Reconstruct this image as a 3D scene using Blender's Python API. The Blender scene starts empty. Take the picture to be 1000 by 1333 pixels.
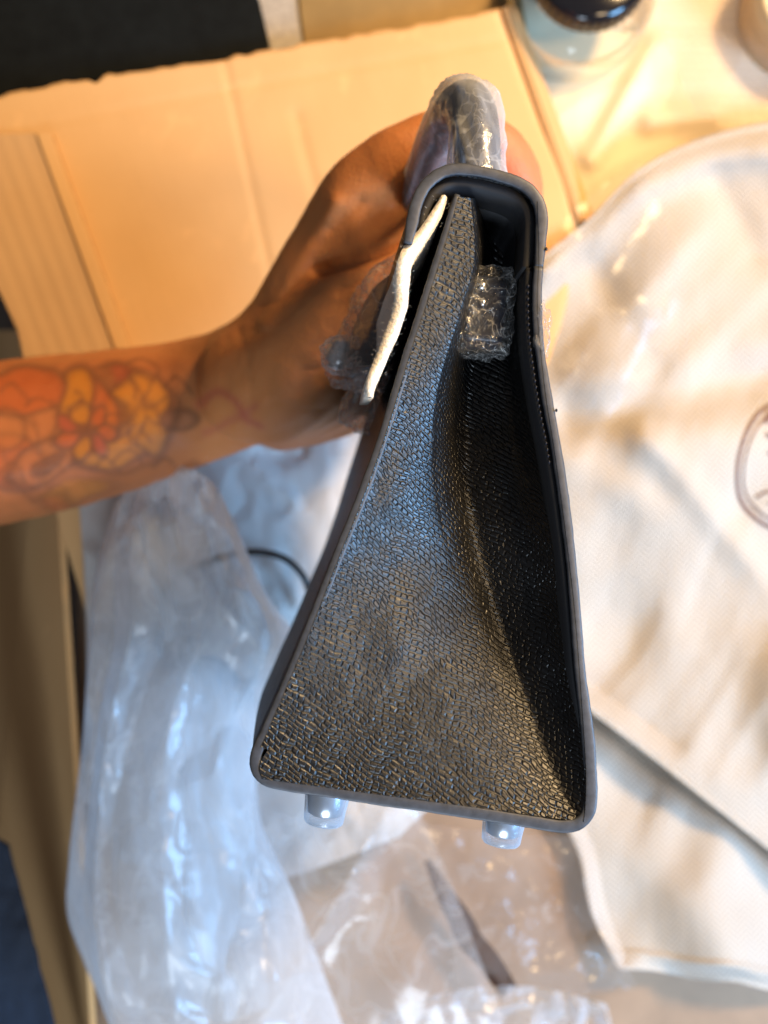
import bpy, math, random
import numpy as np
from mathutils import Vector
random.seed(7); rng = np.random.RandomState(7)
S = bpy.context.scene
COL = S.collection

# ------------------------------------------------------------------ camera, world, lamps, exposure
CAMZ = 0.52            # camera height above the table top (metres)
FPX = 1296.0           # focal length in photograph pixels
cd = bpy.data.cameras.new('camera'); cam = bpy.data.objects.new('camera', cd); COL.objects.link(cam)
cam.location = (0, 0, CAMZ); cam.rotation_euler = (0, 0, 0)
cd.sensor_fit = 'VERTICAL'; cd.sensor_height = 36; cd.lens = FPX/1333*36
cd.clip_start = 0.005; cd.clip_end = 50
cd.dof.use_dof = True; cd.dof.focus_distance = 0.222; cd.dof.aperture_fstop = 11.5
S.camera = cam
W = bpy.data.worlds.new("World"); S.world = W; W.use_nodes = True
bgn = W.node_tree.nodes['Background']; bgn.inputs[0].default_value = (0.80, 0.80, 0.86, 1); bgn.inputs[1].default_value = 0.12
S.view_settings.view_transform = 'Standard'; S.view_settings.look = 'None'
S.view_settings.exposure = 0.0; S.view_settings.gamma = 1
S.cycles.max_bounces = 10; S.cycles.transparent_max_bounces = 24
S.cycles.use_denoising = True

def area(name, loc, target, size, energy, color, spread=180, sy=None):
    l = bpy.data.lights.new(name, 'AREA'); l.size = size; l.energy = energy; l.color = color
    l.shape = 'DISK'
    l.spread = math.radians(spread)
    o = bpy.data.objects.new(name, l); COL.objects.link(o); o.location = loc
    o.rotation_euler = (Vector(target)-Vector(loc)).to_track_quat('-Z', 'Y').to_euler()
    return o
area('warm_lamp', (0.40, 0.42, 0.72), (0.06, 0.08, 0.0), 0.13, 10.5, (1.0, 0.68, 0.34))
area('side_window', (0.72, -0.24, 0.62), (0.0, 0.0, 0.2), 0.36, 14.0, (0.27, 0.57, 1.0))
area('low_window', (-0.04, -0.74, 0.58), (-0.10, -0.12, 0.05), 0.34, 5.2, (0.70, 0.84, 1.0))
area('warm_ceiling_lamp', (0.40, -0.06, 0.88), (0.02, -0.02, 0.27), 0.12, 2.8, (1.0, 0.72, 0.42))

# ------------------------------------------------------------------ helpers
def P(px, py, d):
    return Vector(((px-500.)*d/FPX, (666.5-py)*d/FPX, CAMZ-d))
def PA(px, py, d):
    px = np.asarray(px, float); py = np.asarray(py, float); d = np.asarray(d, float)+0*px
    return np.stack([(px-500.)*d/FPX, (666.5-py)*d/FPX, CAMZ-d], -1)
D0 = 0.21                                     # distance to the near end of the handbag
E = np.array([(370-500)/FPX, (666.5-790)/FPX, -1.0])   # direction of the bag's length
def SEC(u, v, L):
    L = np.asarray(L, float)
    return PA(u, v, D0) + L[..., None]*E if L.ndim else PA(u, v, D0)+float(L)*E

ORG = {}
def thing(name, label, cat, loc, group=None, kind=None):
    o = bpy.data.objects.new(name, None); COL.objects.link(o); o.location = loc; o.empty_display_size = .02
    tag(o, label, cat, group, kind); ORG[o.name] = np.array(loc, float); return o
def tag(o, label=None, cat=None, group=None, kind=None):
    if label: o['label'] = label
    if cat: o['category'] = cat
    if group: o['group'] = group
    if kind: o['kind'] = kind
    return o
def mk(name, V, F, mat=None, parent=None, uv=None, smooth=True, kind=None, col=None):
    V = np.asarray(V, float).reshape(-1, 3)
    org = ORG[parent.name] if parent else np.array([V[:,0].mean(), V[:,1].mean(), V[:,2].min()])
    me = bpy.data.meshes.new(name)
    me.from_pydata((V-org).tolist(), [], [tuple(f) for f in F]); me.update()
    if uv is not None:
        lay = me.uv_layers.new(name='UVMap'); uv = np.asarray(uv, float)
        idx = np.zeros(len(me.loops), dtype=np.int32); me.loops.foreach_get('vertex_index', idx)
        lay.data.foreach_set('uv', uv[idx].astype(np.float32).ravel())
    me.polygons.foreach_set('use_smooth', [smooth]*len(me.polygons))
    ob = bpy.data.objects.new(name, me); COL.objects.link(ob)
    if mat: me.materials.append(mat)
    if parent: ob.parent = parent
    else: ob.location = org
    ORG[ob.name] = org
    if kind: ob['kind'] = kind
    return ob
def grid_faces(nu, nv, off=0, wrap=False):
    F = []
    for j in range(nv-1):
        for i in range(nu-1 if not wrap else nu):
            a = off+j*nu+i; b = off+j*nu+(i+1) % nu; F.append((a, b, b+nu, a+nu))
    return F
def catmull(pts, n):
    p = np.asarray(pts, float); m = len(p)
    seg = np.linalg.norm(np.diff(p[:, :min(3, p.shape[1])], axis=0), axis=1)**.5+1e-9
    t = np.concatenate([[0], np.cumsum(seg)])
    # cubic hermite with finite differences
    g = np.zeros_like(p)
    for i in range(m):
        if i == 0: g[i] = (p[1]-p[0])/(t[1]-t[0])
        elif i == m-1: g[i] = (p[-1]-p[-2])/(t[-1]-t[-2])
        else:
            a = (p[i]-p[i-1])/(t[i]-t[i-1]); b = (p[i+1]-p[i])/(t[i+1]-t[i])
            wa = t[i+1]-t[i]; wb = t[i]-t[i-1]; g[i] = (a*wa+b*wb)/(wa+wb)
    T = np.linspace(0, t[-1], n); k = np.clip(np.searchsorted(t, T, 'right')-1, 0, m-2)
    h = (t[k+1]-t[k])[:, None]; s = ((T-t[k])/(t[k+1]-t[k]))[:, None]
    return (2*s**3-3*s**2+1)*p[k]+(s**3-2*s**2+s)*h*g[k]+(-2*s**3+3*s**2)*p[k+1]+(s**3-s**2)*h*g[k+1]
def resample(p, n):
    d = np.concatenate([[0], np.cumsum(np.linalg.norm(np.diff(p[:, :2], axis=0), axis=1))])
    T = np.linspace(0, d[-1], n)
    return np.stack([np.interp(T, d, p[:, i]) for i in range(p.shape[1])], 1)
def tube(path, radii, seg=12, cap=True, squash=None):
    """ring-lofted tube along a 3D path; returns V, F, uv"""
    p = np.asarray(path, float); n = len(p); r = np.broadcast_to(np.asarray(radii, float), (n,))
    tan = np.gradient(p, axis=0); tan /= np.linalg.norm(tan, axis=1)[:, None]+1e-12
    up = np.array([0, 0, 1.]) if abs(tan[0][2]) < .9 else np.array([1., 0, 0])
    V = []; UV = []; nrm = np.cross(tan[0], up); nrm /= np.linalg.norm(nrm); L = 0
    for i in range(n):
        nrm = nrm-tan[i]*nrm.dot(tan[i]); nrm /= np.linalg.norm(nrm); b = np.cross(tan[i], nrm)
        if i: L += np.linalg.norm(p[i]-p[i-1])
        for k in range(seg):
            a = 2*math.pi*k/seg
            V.append(p[i]+r[i]*(math.cos(a)*nrm+math.sin(a)*b)); UV.append((k/seg*6.28*r[i]*1000, L*1000))
    F = grid_faces(seg, n, 0, True)
    if cap:
        F.append(tuple(range(seg))[::-1]); F.append(tuple((n-1)*seg+k for k in range(seg)))
    return np.array(V), F, np.array(UV)
class Acc:
    def __init__(s): s.V = []; s.F = []; s.n = 0
    def add(s, V, F):
        V = np.asarray(V); s.F += [tuple(i+s.n for i in f) for f in F]; s.V.append(V); s.n += len(V)
    def get(s): return np.concatenate(s.V), s.F
def box_vf(c, sx, sy, sz, rot=0.):
    ca, sa = math.cos(rot), math.sin(rot); V = []
    for z in (-1, 1):
        for x, y in ((-1, -1), (1, -1), (1, 1), (-1, 1)):
            X, Y = x*sx/2, y*sy/2; V.append((c[0]+X*ca-Y*sa, c[1]+X*sa+Y*ca, c[2]+z*sz/2))
    return np.array(V), [(3,2,1,0),(4,5,6,7),(0,1,5,4),(1,2,6,5),(2,3,7,6),(3,0,4,7)]
def sphere_vf(c, r, nu=16, nv=10, sc=(1,1,1)):
    V = []
    for j in range(nv+1):
        th = math.pi*j/nv
        for i in range(nu):
            a = 2*math.pi*i/nu; V.append((c[0]+r*sc[0]*math.sin(th)*math.cos(a), c[1]+r*sc[1]*math.sin(th)*math.sin(a), c[2]+r*sc[2]*math.cos(th)))
    return np.array(V), grid_faces(nu, nv+1, 0, True)
# value noise ---------------------------------------------------------------
def _h(ix, iy, seed):
    n = (ix.astype(np.int64)*374761393+iy.astype(np.int64)*668265263+seed*1442695041) & 0x7fffffff
    n = ((n ^ (n >> 13))*1274126177) & 0x7fffffff
    n = (n ^ (n >> 16)) & 0xffff
    return n/65535.*2-1
def vn(x, y, seed=0):
    ix = np.floor(x); iy = np.floor(y); fx = x-ix; fy = y-iy
    fx = fx*fx*fx*(fx*(fx*6-15)+10); fy = fy*fy*fy*(fy*(fy*6-15)+10)
    a = _h(ix, iy, seed); b = _h(ix+1, iy, seed); c = _h(ix, iy+1, seed); d = _h(ix+1, iy+1, seed)
    return (a*(1-fx)+b*fx)*(1-fy)+(c*(1-fx)+d*fx)*fy
def fbm(x, y, seed=0, o=4):
    s = 0; a = 1.; t = 0
    for k in range(o):
        s = s+a*vn(x*2**k, y*2**k, seed+k*17); t += a; a *= .5
    return s/t
def facet(x, y, seed=0):
    """piecewise-linear noise on a warped triangle lattice: crisp folds of crumpled film"""
    x = x+.45*vn(x*1.3, y*1.3, seed+5); y = y+.45*vn(x*1.3+9, y*1.3, seed+6)
    s = (x+y)*.366; i = np.floor(x+s); j = np.floor(y+s); t = (i+j)*.2113
    fx = x+s-i; fy = y+s-j
    v00 = _h(i, j, seed); v11 = _h(i+1, j+1, seed); v10 = _h(i+1, j, seed); v01 = _h(i, j+1, seed)
    return np.where(fx > fy, v00*(1-fx)+v10*(fx-fy)+v11*fy, v00*(1-fy)+v01*(fy-fx)+v11*fx)
def ridge(x, y, seed=0): return 1-np.abs(vn(x, y, seed))*2
def coons(top, bottom, left, right, nu, nv):
    """px grid between four boundary polylines. top/bottom left->right, left/right top->bottom"""
    c0 = resample(catmull(top, 200), nu); c1 = resample(catmull(bottom, 200), nu)
    d0 = resample(catmull(left, 200), nv); d1 = resample(catmull(right, 200), nv)
    u = np.linspace(0, 1, nu)[None, :, None]; v = np.linspace(0, 1, nv)[:, None, None]
    a = (1-v)*c0[None]+v*c1[None]; b = (1-u)*d0[:, None]+u*d1[:, None]
    c = (1-u)*(1-v)*c0[0]+u*(1-v)*c0[-1]+(1-u)*v*c1[0]+u*v*c1[-1]
    g = a+b-c
    return g[..., 0], g[..., 1], u[..., 0]+0*v[..., 0], v[..., 0]+0*u[..., 0]

# ------------------------------------------------------------------ materials
class N:
    def __init__(s, name):
        s.m = bpy.data.materials.new(name); s.m.use_nodes = True; s.t = s.m.node_tree; s.p = s.t.nodes['Principled BSDF']; s.out = s.t.nodes['Material Output']
    def n(s, typ, **kw):
        nd = s.t.nodes.new('ShaderNode'+typ)
        for k, v in kw.items():
            if k.startswith('i_'):
                key = k[2:]; key = int(key) if key.isdigit() else key.replace('_', ' ')
                s.set(nd, key, v)
            else: setattr(nd, k, v)
        return nd
    def set(s, nd, key, v):
        if isinstance(v, bpy.types.NodeSocket): s.t.links.new(v, nd.inputs[key])
        else:
            if isinstance(v, (tuple, list)) and len(v) == 3 and nd.inputs[key].type == 'RGBA': v = (*v, 1)
            nd.inputs[key].default_value = v
    def math(s, op, a, b=0., c=None, clamp=False):
        nd = s.n('Math', operation=op, use_clamp=clamp); s.set(nd, 0, a); s.set(nd, 1, b)
        if c is not None: s.set(nd, 2, c)
        return nd.outputs[0]
    def pr(s, **kw):
        for k, v in kw.items(): s.set(s.p, k.replace('_', ' '), v)
        return s
    def ramp(s, fac, stops):
        nd = s.n('ValToRGB'); s.set(nd, 0, fac); el = nd.color_ramp.elements
        while len(el) < len(stops): el.new(.5)
        for e, (p, c) in zip(el, stops): e.position = p; e.color = (*c, 1) if len(c) == 3 else c
        return nd.outputs[0]
    def mix(s, fac, a, b, bt='MIX'):
        nd = s.n('MixRGB', blend_type=bt); s.set(nd, 0, fac); s.set(nd, 1, a); s.set(nd, 2, b); return nd.outputs[0]
    def noise(s, vec, scale, detail=3, rough=.5, dist=0.):
        nd = s.n('TexNoise'); s.set(nd, 'Vector', vec); s.set(nd, 'Scale', scale); s.set(nd, 'Detail', detail); s.set(nd, 'Roughness', rough); s.set(nd, 'Distortion', dist)
        return nd
    def bump(s, h, dist, strength=1., normal=None):
        nd = s.n('Bump'); s.set(nd, 'Height', h); s.set(nd, 'Distance', dist); s.set(nd, 'Strength', strength)
        if normal is not None: s.set(nd, 'Normal', normal)
        return nd.outputs[0]
    def obj(s): return s.n('TexCoord').outputs['Object']
    def uv(s): return s.n('TexCoord').outputs['UV']

def leather(name, base=(0.006, 0.0058, 0.0062), cx=1.58, cy=1.12, rough=.37, depth=.00024, rot=0.55, wr=.8, spec=.6):
    m = N(name); uv = m.uv()
    mp = m.n('Mapping'); m.set(mp, 'Vector', uv); mp.inputs['Rotation'].default_value = (0, 0, rot)
    wn = m.noise(mp.outputs[0], .11, 2); w2 = m.noise(mp.outputs[0], .5, 2)
    def warp(vec, nz, amt):
        sub = m.n('VectorMath', operation='SUBTRACT'); m.set(sub, 0, nz.outputs['Color']); sub.inputs[1].default_value = (.5, .5, .5)
        sc = m.n('VectorMath', operation='SCALE'); m.set(sc, 0, sub.outputs[0]); sc.inputs['Scale'].default_value = amt
        ad = m.n('VectorMath', operation='ADD'); m.set(ad, 0, vec); m.set(ad, 1, sc.outputs[0]); return ad.outputs[0]
    v = warp(warp(mp.outputs[0], wn, 5.0*wr), w2, .45*wr)
    sx = m.n('SeparateXYZ'); m.set(sx, 0, v)
    b = m.math('DIVIDE', sx.outputs[1], cy); row = m.math('FLOOR', b)
    wn1 = m.n('TexWhiteNoise', noise_dimensions='1D'); m.set(wn1, 'W', row)
    a = m.math('ADD', m.math('DIVIDE', sx.outputs[0], cx), m.math('MULTIPLY', wn1.outputs['Value'], .8))
    a = m.math('ADD', a, m.math('MULTIPLY', b, .22))
    cv = m.n('CombineXYZ'); m.set(cv, 0, m.math('FLOOR', a)); m.set(cv, 1, row)
    wn2 = m.n('TexWhiteNoise', noise_dimensions='2D'); m.set(wn2, 'Vector', cv.outputs[0])
    da = m.math('PINGPONG', a, .5); db = m.math('PINGPONG', b, .5)
    # joints break up: some cells run together with the next
    jn = m.noise(v, .9, 1)
    da = m.math('ADD', da, m.math('MULTIPLY', m.math('SUBTRACT', jn.outputs[0], .40), .55), clamp=True)
    def st(x, w):
        q = m.n('MapRange', interpolation_type='SMOOTHERSTEP'); m.set(q, 0, x); m.set(q, 2, w); return q.outputs[0]
    cell = m.math('MULTIPLY', st(da, .26), st(db, .34))
    jt = m.math('MULTIPLY', st(da, .13), st(db, .17))
    hh = m.math('MULTIPLY', cell, m.math('MULTIPLY_ADD', wn2.outputs['Value'], .60, .65))
    # a slanting comb pressed over the cells, as on embossed calf
    fine = m.noise(mp.outputs[0], 4.5, 3)
    hh = m.math('ADD', hh, m.math('MULTIPLY', fine.outputs[0], .16))
    big = m.noise(mp.outputs[0], .22, 2)
    nb = m.bump(big.outputs[0], .0005, .6)
    nn = m.bump(hh, depth, 1., nb)
    bc = m.mix(jt, tuple(c*.25 for c in base), base)
    rr = m.math('MULTIPLY_ADD', fine.outputs[0], .22, rough-.10)
    m.pr(Base_Color=bc, Roughness=rr, Normal=nn, Specular_IOR_Level=spec)
    return m.m
M_gusset = leather('gusset_leather', spec=.55)
M_panel = leather('panel_leather', rot=.1, cx=1.3, cy=.9, spec=.25)
def simple(name, c, rough=.5, metallic=0., noise_scale=None, var=.15, bump=0., **kw):
    m = N(name)
    if noise_scale:
        nz = m.noise(m.obj(), noise_scale, 4, .6)
        a = tuple(x*(1-var) for x in c); b = tuple(min(1, x*(1+var)) for x in c)
        m.pr(Base_Color=m.ramp(nz.outputs[0], [(.3, a), (.7, b)]))
        if bump: m.pr(Normal=m.bump(nz.outputs[0], bump))
    else: m.pr(Base_Color=c)
    m.pr(Roughness=rough, Metallic=metallic, **kw); return m.m
M_edge = simple('edge_paint', (.034, .039, .050), .50, 0, 500, .30, .00006, Specular_IOR_Level=.6)
M_lining = simple('black_lining', (.006, .006, .008), .7, 0, 400, .2)
M_thread = simple('navy_thread', (.012, .016, .035), .55)
M_handle = simple('handle_leather', (.012, .016, .030), .35, 0, 500, .3, .0001)
M_metal = simple('bright_metal', (.75, .77, .80), .28, 1.)
M_black = simple('black_plastic', (.008, .008, .009), .16)

def film(name, white=.22, gloss=.10, tint=(.93, .96, 1.), rough=.12, crease=0., cs=200., trans=.985, lines=0., ls=120.):
    """thin clear polythene: mostly see-through, a little milky, glossy at grazing angles"""
    m = N(name); t = m.t
    tr = m.n('BsdfTransparent'); tr.inputs[0].default_value = (trans*tint[0]**.2, trans*tint[1]**.2, trans, 1)
    df = m.n('BsdfDiffuse'); df.inputs[0].default_value = (*[.86*c for c in tint], 1)
    tl = m.n('BsdfTranslucent'); tl.inputs[0].default_value = (*[.9*c for c in tint], 1)
    gl = m.n('BsdfGlossy'); gl.inputs['Roughness'].default_value = rough
    if crease:
        nz = m.noise(m.obj(), cs, 3, .55, 1.5)
        rd = m.math('ABSOLUTE', m.math('SUBTRACT', nz.outputs[0], .5))
        nb = m.bump(rd, crease)
        for b in (gl, df): t.links.new(nb, b.inputs['Normal'])
    mx = m.n('MixShader'); mx.inputs[0].default_value = .5; t.links.new(df.outputs[0], mx.inputs[1]); t.links.new(tl.outputs[0], mx.inputs[2])
    lw = m.n('LayerWeight'); lw.inputs['Blend'].default_value = .35
    fc = m.math('POWER', lw.outputs['Facing'], 1.6)
    milk = m.math('MULTIPLY_ADD', fc, white*2.0, white*.6, clamp=True)
    if lines:                              # whitened crinkles
        l1 = m.noise(m.obj(), ls, 2, .5, .7); l2 = m.noise(m.obj(), ls*2.3, 2, .5, .6)
        a1 = m.ramp(m.math('ABSOLUTE', m.math('SUBTRACT', l1.outputs[0], .5)), [(0, (1, 1, 1)), (.022, (0, 0, 0))])
        a2 = m.ramp(m.math('ABSOLUTE', m.math('SUBTRACT', l2.outputs[0], .47)), [(0, (.7, .7, .7)), (.02, (0, 0, 0))])
        milk = m.math('ADD', milk, m.math('MULTIPLY', m.math('MAXIMUM', a1, a2), lines), clamp=True)
    m1 = m.n('MixShader'); t.links.new(milk, m1.inputs[0]); t.links.new(tr.outputs[0], m1.inputs[1]); t.links.new(mx.outputs[0], m1.inputs[2])
    fr = m.math('MULTIPLY_ADD', m.math('POWER', lw.outputs['Facing'], 3.), .45, gloss*.28, clamp=True)
    m2 = m.n('MixShader'); t.links.new(fr, m2.inputs[0]); t.links.new(m1.outputs[0], m2.inputs[1]); t.links.new(gl.outputs[0], m2.inputs[2])
    t.links.new(m2.outputs[0], m.out.inputs[0]); return m.m
M_film = film('clear_film', .05, .14, (.98, .97, .94), rough=.10, crease=.0007, cs=350., lines=.38, ls=150.)
M_wrap = film('handle_film', .34, .16, (.95, .97, 1.), rough=.12, crease=.0003, cs=260., lines=.30, ls=60.)
M_bag = film('polythene_bag_film', .58, .09, (.95, .97, 1.), .20, lines=.14, ls=26.)
M_thin = film('loose_film', .36, .14, (.96, .97, 1.), .18, lines=.16, ls=26.)

def cardboard(name, c=(.62, .385, .175), flute=0., rot=0.):
    m = N(name); o = m.obj(); mp = m.n('Mapping'); m.set(mp, 'Vector', o); mp.inputs['Rotation'].default_value = (0, 0, rot)
    st = m.n('Mapping'); m.set(st, 'Vector', mp.outputs[0]); st.inputs['Scale'].default_value = (400, 30, 30)
    a = m.noise(st.outputs[0], 1., 4, .6); b = m.noise(o, 14, 4, .6); f = m.noise(o, 700, 2)
    col = m.mix(m.math('MULTIPLY', a.outputs[0], .45), tuple(x*1.05 for x in c), tuple(x*.86 for x in c))
    col = m.mix(m.ramp(b.outputs[0], [(.35, (0, 0, 0)), (.7, (.55, .55, .55))]), col, tuple(x*y for x, y in zip(c, (.92, .86, .78))))
    sp = m.ramp(f.outputs[0], [(.66, (0, 0, 0)), (.72, (1, 1, 1))]); col = m.mix(m.math('MULTIPLY', sp, .25), col, tuple(x*.6 for x in c))
    g1 = m.noise(mp.outputs[0], 38, 5, .65, .6); col = m.mix(m.ramp(g1.outputs[0], [(.60, (0, 0, 0)), (.72, (.5, .5, .5))]), col, tuple(min(1, x*1.22) for x in c))
    h = m.math('ADD', m.math('MULTIPLY', a.outputs[0], .3), m.math('MULTIPLY', f.outputs[0], .2))
    if flute:
        sx = m.n('SeparateXYZ'); m.set(sx, 0, mp.outputs[0])
        wv = m.math('SINE', m.math('MULTIPLY', sx.outputs[0], 2*math.pi/flute)); h = m.math('ADD', h, m.math('MULTIPLY', wv, .22))
    m.pr(Base_Color=col, Roughness=.82, Normal=m.bump(h, .00035)); return m.m
RIGHT_ROT = math.atan2(97, 256)       # tilt of the carton's right edge in plan
M_card = cardboard('brown_cardboard', (.70, .415, .175), rot=-RIGHT_ROT)
M_cardflute = cardboard('fluted_cardboard', (.60, .37, .18), .0075, rot=-RIGHT_ROT)
M_cardedge = simple('cardboard_cut_edge', (.42, .24, .10), .9, 0, 300, .3)

def herringbone():
    m = N('herringbone_cotton'); uv = m.uv(); sx = m.n('SeparateXYZ'); m.set(sx, 0, uv); x, y = sx.outputs[0], sx.outputs[1]
    cw = 8.0                                            # width of one pair of herringbone columns, millimetres
    tri = m.math('PINGPONG', x, cw/2)
    ph = m.math('MULTIPLY', m.math('ADD', y, m.math('MULTIPLY', tri, 1.15)), 2*math.pi/2.9)
    w = m.math('MULTIPLY_ADD', m.math('SINE', ph), .5, .5)
    thr = m.math('MULTIPLY_ADD', m.math('SINE', m.math('MULTIPLY', x, 2*math.pi/.42)), .5, .5)
    nz = m.noise(uv, .05, 4); fz = m.noise(uv, 3., 2)
    col = m.mix(m.math('MULTIPLY_ADD', w, .75, .2), (.36, .285, .215), (.68, .59, .485))
    col = m.mix(m.math('MULTIPLY', nz.outputs[0], .35), col, (.54, .48, .41))
    h = m.math('ADD', m.math('MULTIPLY', w, .8), m.math('ADD', m.math('MULTIPLY', thr, .25), m.math('MULTIPLY', fz.outputs[0], .25)))
    m.pr(Base_Color=col, Roughness=.9, Normal=m.bump(h, .00045)); m.set(m.p, 'Sheen Weight', .25); return m.m
M_cotton = herringbone()
M_hem = simple('cotton_hem', (.50, .45, .38), .9, 0, 900, .15, .0002)
M_felt = simple('cream_felt', (.80, .72, .60), .95, 0, 1400, .2, .0005, Sheen_Weight=.6)
M_table = simple('brown_table', (.30, .20, .125), .55, 0, 25, .2)
M_paper = simple('cream_paper', (.72, .60, .40), .75, 0, 12, .06, .0)
M_tissue = simple('grey_tissue', (.47, .44, .41), .85, 0, 40, .08, .0004)

# ------------------------------------------------------------------ HANDBAG
BO = SEC(560, 1040, .095); bag = thing('handbag', 'small black grained-leather handbag held by its handle, open end facing up', 'handbag', tuple(BO))
left = [(597,250),(583,300),(557,385),(531,465),(503,557),(474,640),(438,730),(402,822),(368,903),(345,956),(333,985),(334,1004),(346,1017),(366,1023)]
bott = [(420,1031),(472,1039),(530,1047),(591,1056),(650,1065),(700,1073),(735,1078)]
righ = [(755,1075),(768,1062),(772,1040),(770,976),(764,920),(758,872),(754,820),(750,768),(745,715),(739,664),(733,620),(725,570),(717,528),(710,485),(704,440),(702,404),(702,370),(704,344)]
flp = [(704,344),(706,322),(707,303),(708,280),(704,260),(692,243),(676,233),(659,227),(627,219),(594,216),(574,222),(555,238),(543,263),(537,291),(532,314)]
body_path = resample(catmull(left+bott+righ, 900), 320)
flap_path = resample(catmull(flp, 300), 110)
def normals2(p):
    t = np.gradient(p, axis=0); t /= np.linalg.norm(t, axis=1)[:, None]; return np.stack([-t[:, 1], t[:, 0]], 1)
def band(path, wpx, L0, L1, nL, bulge=None):
    """solid strip whose section follows path and which runs from L0 to L1 along the bag"""
    n2 = normals2(path); K = len(path); Ls = np.linspace(L0, L1, nL)
    s = np.concatenate([[0], np.cumsum(np.linalg.norm(np.diff(path, axis=0), axis=1))])*D0/FPX*1000
    V = []; UV = []
    for side in (-1, 1):
        for L in Ls:
            q = path+n2*side*wpx/2
            if bulge is not None: q = q+bulge(path, s, L)
            V.append(SEC(q[:, 0], q[:, 1], np.full(K, L))); UV.append(np.stack([s, np.full(K, L*1000)], 1))
    F = grid_faces(K, nL); F += [f[::-1] for f in grid_faces(K, nL, K*nL)]
    o = K*nL
    for i in range(K-1): F.append((i, i+o, i+1+o, i+1)); a = K*(nL-1)+i; F.append((a, a+1, a+1+o, a+o))
    for j in range(nL-1):
        F.append((j*K, (j+1)*K, (j+1)*K+o, j*K+o)); a = j*K+K-1; F.append((a, a+o, a+K+o, a+K))
    return np.concatenate(V), F, np.concatenate(UV)
def bulge(path, s, L):
    m = np.clip((1020-path[:, 1])/60, 0, 1)*np.clip((path[:, 1]-560)/330, 0, 1)*(path[:, 0] < 520)
    k = math.sin(min(1, L/.19)*math.pi)**.8*13
    return np.stack([-k*m, 0*m], 1)
V, F, UV = band(body_path, 9, .0015, .19, 16, bulge); body = mk('body_panel', V, F, M_panel, bag, UV)
V, F, UV = band(flap_path, 11, .0015, .186, 10); flap = mk('flap', V, F, M_panel, bag, UV)
def rim(path, w, name, parent, drop=.0007):
    """half-round painted edge closing the near end of the leather"""
    n2 = normals2(path); K = len(path); V = []; A = 11; w = np.broadcast_to(w, (K,))
    s = np.arange(K)
    jit = .5*vn(s*.9, s*0., 3)+.9*vn(s*.17, s*0., 5)
    for a in range(A):
        th = math.pi*a/(A-1); off = -math.cos(th); dz = math.sin(th)**.42
        q = path+n2*((w/2+jit*.6)*off)[:, None]
        V.append(SEC(q[:, 0], q[:, 1], np.full(K, .0022-dz*drop-.0004)))
    V.append(SEC(path[:, 0], path[:, 1], np.full(K, .003)))
    V = np.concatenate(V); F = [f for f in grid_faces(K, A+1)]
    for i in range(K-1): F.append((A*K+i, A*K+i+1, i+1, i))
    F.append(tuple(k*K for k in range(A+1))); F.append(tuple(k*K+K-1 for k in range(A, -1, -1)))
    return mk(name, V, F, M_edge, parent)
wb = np.interp(np.linspace(0, 1, 320), [0, .04, .2, .38, .42, .5, .62, .68, .72, .85, 1], [9, 13, 15, 14, 16, 17, 18, 17, 14, 13, 13])
rim(body_path, wb, 'painted_edge', body)
wf = np.interp(np.linspace(0, 1, 110), [0, .15, .3, .5, .7, .9, 1], [13, 16, 15, 15, 16, 17, 12])
rim(flap_path, wf, 'painted_edge', flap)
# gusset: folded end wall
tb = [ # v, A, C, B, depth at crease in mm
 (0.00,(341,1014),(752,1069),(760,1070),1.4,0),(0.05,(338,996),(741,1046),(762,1052),3.5,0),(0.12,(366,948),(708,1000),(763,1006),6.5,1),
 (0.25,(400,866),(664,906),(757,905),11,3),(0.40,(438,772),(612,794),(748,790),13.5,7),(0.55,(480,668),(576,682),(735,680),11.5,10),
 (0.68,(513,577),(566,585),(722,585),8,17),(0.78,(538,500),(572,508),(710,508),5,22),(0.88,(566,398),(603,402),(700,402),3.4,27),
 (0.94,(584,330),(620,336),(702,336),2.8,28),(1.00,(602,256),(614,258),(700,262),2,26)]
T = np.array([[r[0], *r[1], *r[2], *r[3], r[4], r[5]] for r in tb]); NV, NL_, NR_ = 260, 120, 70
TT = catmull(T*np.array([1000]+[1]*8), 2000)
vv = np.linspace(0, 1000, NV); G = np.stack([np.interp(vv, TT[:, 0], TT[:, i]) for i in range(1, 9)], 1)
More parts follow.
